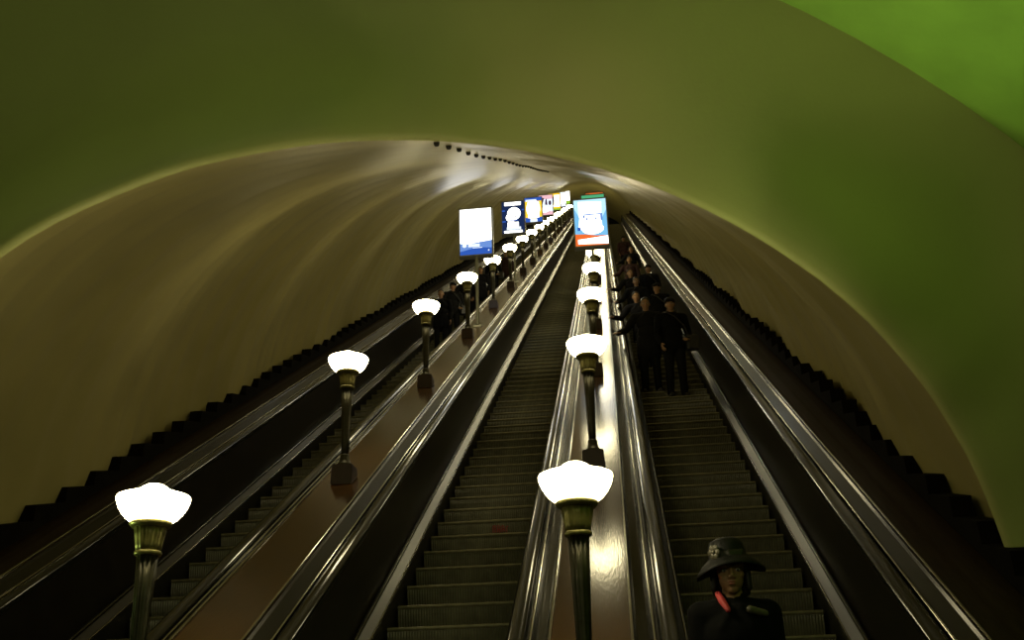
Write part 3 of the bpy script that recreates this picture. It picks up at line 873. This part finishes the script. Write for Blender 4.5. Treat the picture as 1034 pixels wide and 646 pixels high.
dA = person_meshes('hand_on_rail', voxel=0.008, long_coat=True, yaw=0.0, nod=0.15)
dB = person_meshes('bag_at_hip', voxel=0.008, long_coat=False, yaw=-0.25, nod=0.12)
dL = person_meshes('leaning', voxel=0.008, long_coat=False, yaw=0.2, nod=0.15)
hA = hair_mesh(dA['hm'], 1, 'short'); hB = hair_mesh(dB['hm'], 1, 'short'); hL = hair_mesh(dL['hm'], 1, 'short')
capB = cap_bm(dB['hm'])
manA = assemble('bareheaded man in long dark coat holding the left handrail of the right escalator', dA, M['coat2'], hair=hA)
manB = assemble('man in dark cap and short jacket with black shoulder bag, right escalator', dB, M['coat'], hair=hB, headwear=capB)
bm = bmesh.new()
box(bm, 0.19, 0.40, -0.15, -0.02, 0.80, 1.06, bev=0.03)
bg = obj('shoulder_bag', bm, M['bag'], manB)
bm = bmesh.new()
prev = None
for p in ((0.24, -0.09, 1.05), (0.16, -0.145, 1.22), (0.02, -0.15, 1.38), (-0.10, -0.10, 1.475), (-0.13, 0.0, 1.50), (-0.09, 0.10, 1.42), (0.10, 0.15, 1.25), (0.27, 0.0, 1.05)):
    if prev: capsule(bm, prev, 0.012, p, 0.012, 1)
    prev = p
obj('strap', bm, M['bag'], bg)
leanC = assemble('man leaning his arm over the handrail behind the man in the long coat', dL, M['coat4'], hair=hL)
def recolor(t, coat):
    for ch in t.children:
        if ch.name.startswith('coat'): ch.material_slots[0].material = coat
def dup(src, label, coat, X, k, rz=0.0, sc=1.0):
    t = copy_tree(src); t['label'] = label; recolor(t, coat); stand(t, X, k, rz); t.scale = (sc, sc, sc); return t
XR, XL = PITCH, -PITCH
stand(wom, XR - 0.455, -9); wom.scale = (1.09, 1.09, 1.09)
stand(manA, XR - 0.36, 19)
stand(manB, XR + 0.06, 18, 0.15)
stand(leanC, XR - 0.34, 24)
manA.scale = (1.08, 1.08, 1.08); manB.scale = (1.09, 1.09, 1.09)
dup(manB, 'dark capped passenger just behind the leaning man on the right escalator', M['coat'], XR + 0.05, 27, -0.2)
dup(manA, 'long-coated passenger at the left handrail, third group up the right escalator', M['coat2'], XR - 0.34, 31)
dup(leanC, 'passenger leaning on the rail beside the lower edge of the orange poster', M['coat'], XR - 0.30, 36)
dup(manB, 'capped passenger at right of pair below the blue poster, right escalator', M['coat4'], XR + 0.10, 38)
dup(manA, 'reddish dressed passenger level with the lower part of the blue poster', M['coat3'], XR - 0.30, 46)
dup(manA, 'small far passenger level with the middle of the blue poster, right escalator', M['coat2'], XR - 0.1, 56)
dup(manB, 'tiny far passenger level with the top of the blue poster, right escalator', M['coat3'], XR - 0.2, 72)
# left escalator
dup(manA, 'lowest dark-coated passenger on the left escalator, right of the third lamp', M['coat'], XL - 0.05, 33, 0.1, 0.98)
dup(manB, 'capped passenger directly behind the lowest one on the left escalator', M['coat2'], XL + 0.05, 36, 0.3)
dup(leanC, 'passenger behind the fourth left-row lamp with a hand at the rail', M['coat2'], XL + 0.25, 40, PI * 0.0)
dup(manA, 'dark passenger between fourth and fifth left-row lamps, left escalator', M['coat4'], XL + 0.2, 47)
dup(manB, 'passenger whose head shows left of the sixth left-row lamp', M['coat'], XL + 0.1, 57)
dup(manA, 'maroon-coated passenger beside the sixth left-row lamp, left escalator', M['coat3'], XL + 0.3, 63)

# ---------------------------------------------------------------- lights, camera, world
def area(name, loc, target, size, energy, col):
    l = bpy.data.lights.new(name, 'AREA'); l.energy = energy; l.color = col; l.shape = 'RECTANGLE'; l.size = size[0]; l.size_y = size[1]
    o = bpy.data.objects.new(name, l); C.objects.link(o); o.location = loc
    o.rotation_euler = (V(target) - V(loc)).to_track_quat('-Z', 'Y').to_euler()
    return o
# added unseen lights: weak fill behind viewer, spot brightening right side of hall vault
area('hall_added_fill', (0.0, -6.5, 6.6), (0.0, 0.0, 4.6), (3.0, 0.6), 62, (1.0, 0.98, 0.55))
l = bpy.data.lights.new('vault_added_spot', 'SPOT'); l.energy = 1150; l.color = (0.74, 1.0, 0.32); l.spot_size = math.radians(35); l.spot_blend = 0.8; l.shadow_soft_size = 0.5
o = bpy.data.objects.new('vault_added_spot', l); C.objects.link(o); o.location = (-5.5, 3.8, 3.4)
o.rotation_euler = (V((5.0, 1.2, 6.8)) - o.location).to_track_quat('-Z', 'Y').to_euler()

w = bpy.data.worlds.new('World'); bpy.context.scene.world = w; w.use_nodes = True
w.node_tree.nodes['Background'].inputs['Color'].default_value = (0.5, 0.6, 0.3, 1)
w.node_tree.nodes['Background'].inputs['Strength'].default_value = 0.0

cam = bpy.data.cameras.new('camera'); co = bpy.data.objects.new('camera', cam); C.objects.link(co)
cam.sensor_fit = 'HORIZONTAL'; cam.sensor_width = 36.0; cam.lens = CAM['f'] / 1034 * 36.0
cam.clip_end = 400; cam.clip_start = 0.05
mx = Matrix((CR, CU, -CF)).transposed().to_4x4(); mx.translation = CO
co.matrix_world = mx
sc = bpy.context.scene
sc.camera = co
sc.view_settings.view_transform = 'Standard'; sc.view_settings.look = 'None'
sc.view_settings.gamma = 1.0; sc.view_settings.use_curve_mapping = False
sc.view_settings.exposure = 0.0
sc.cycles.max_bounces = 6; sc.cycles.diffuse_bounces = 3; sc.cycles.glossy_bounces = 4
sc.cycles.sample_clamp_indirect = 6.0
sc.cycles.use_denoising = True
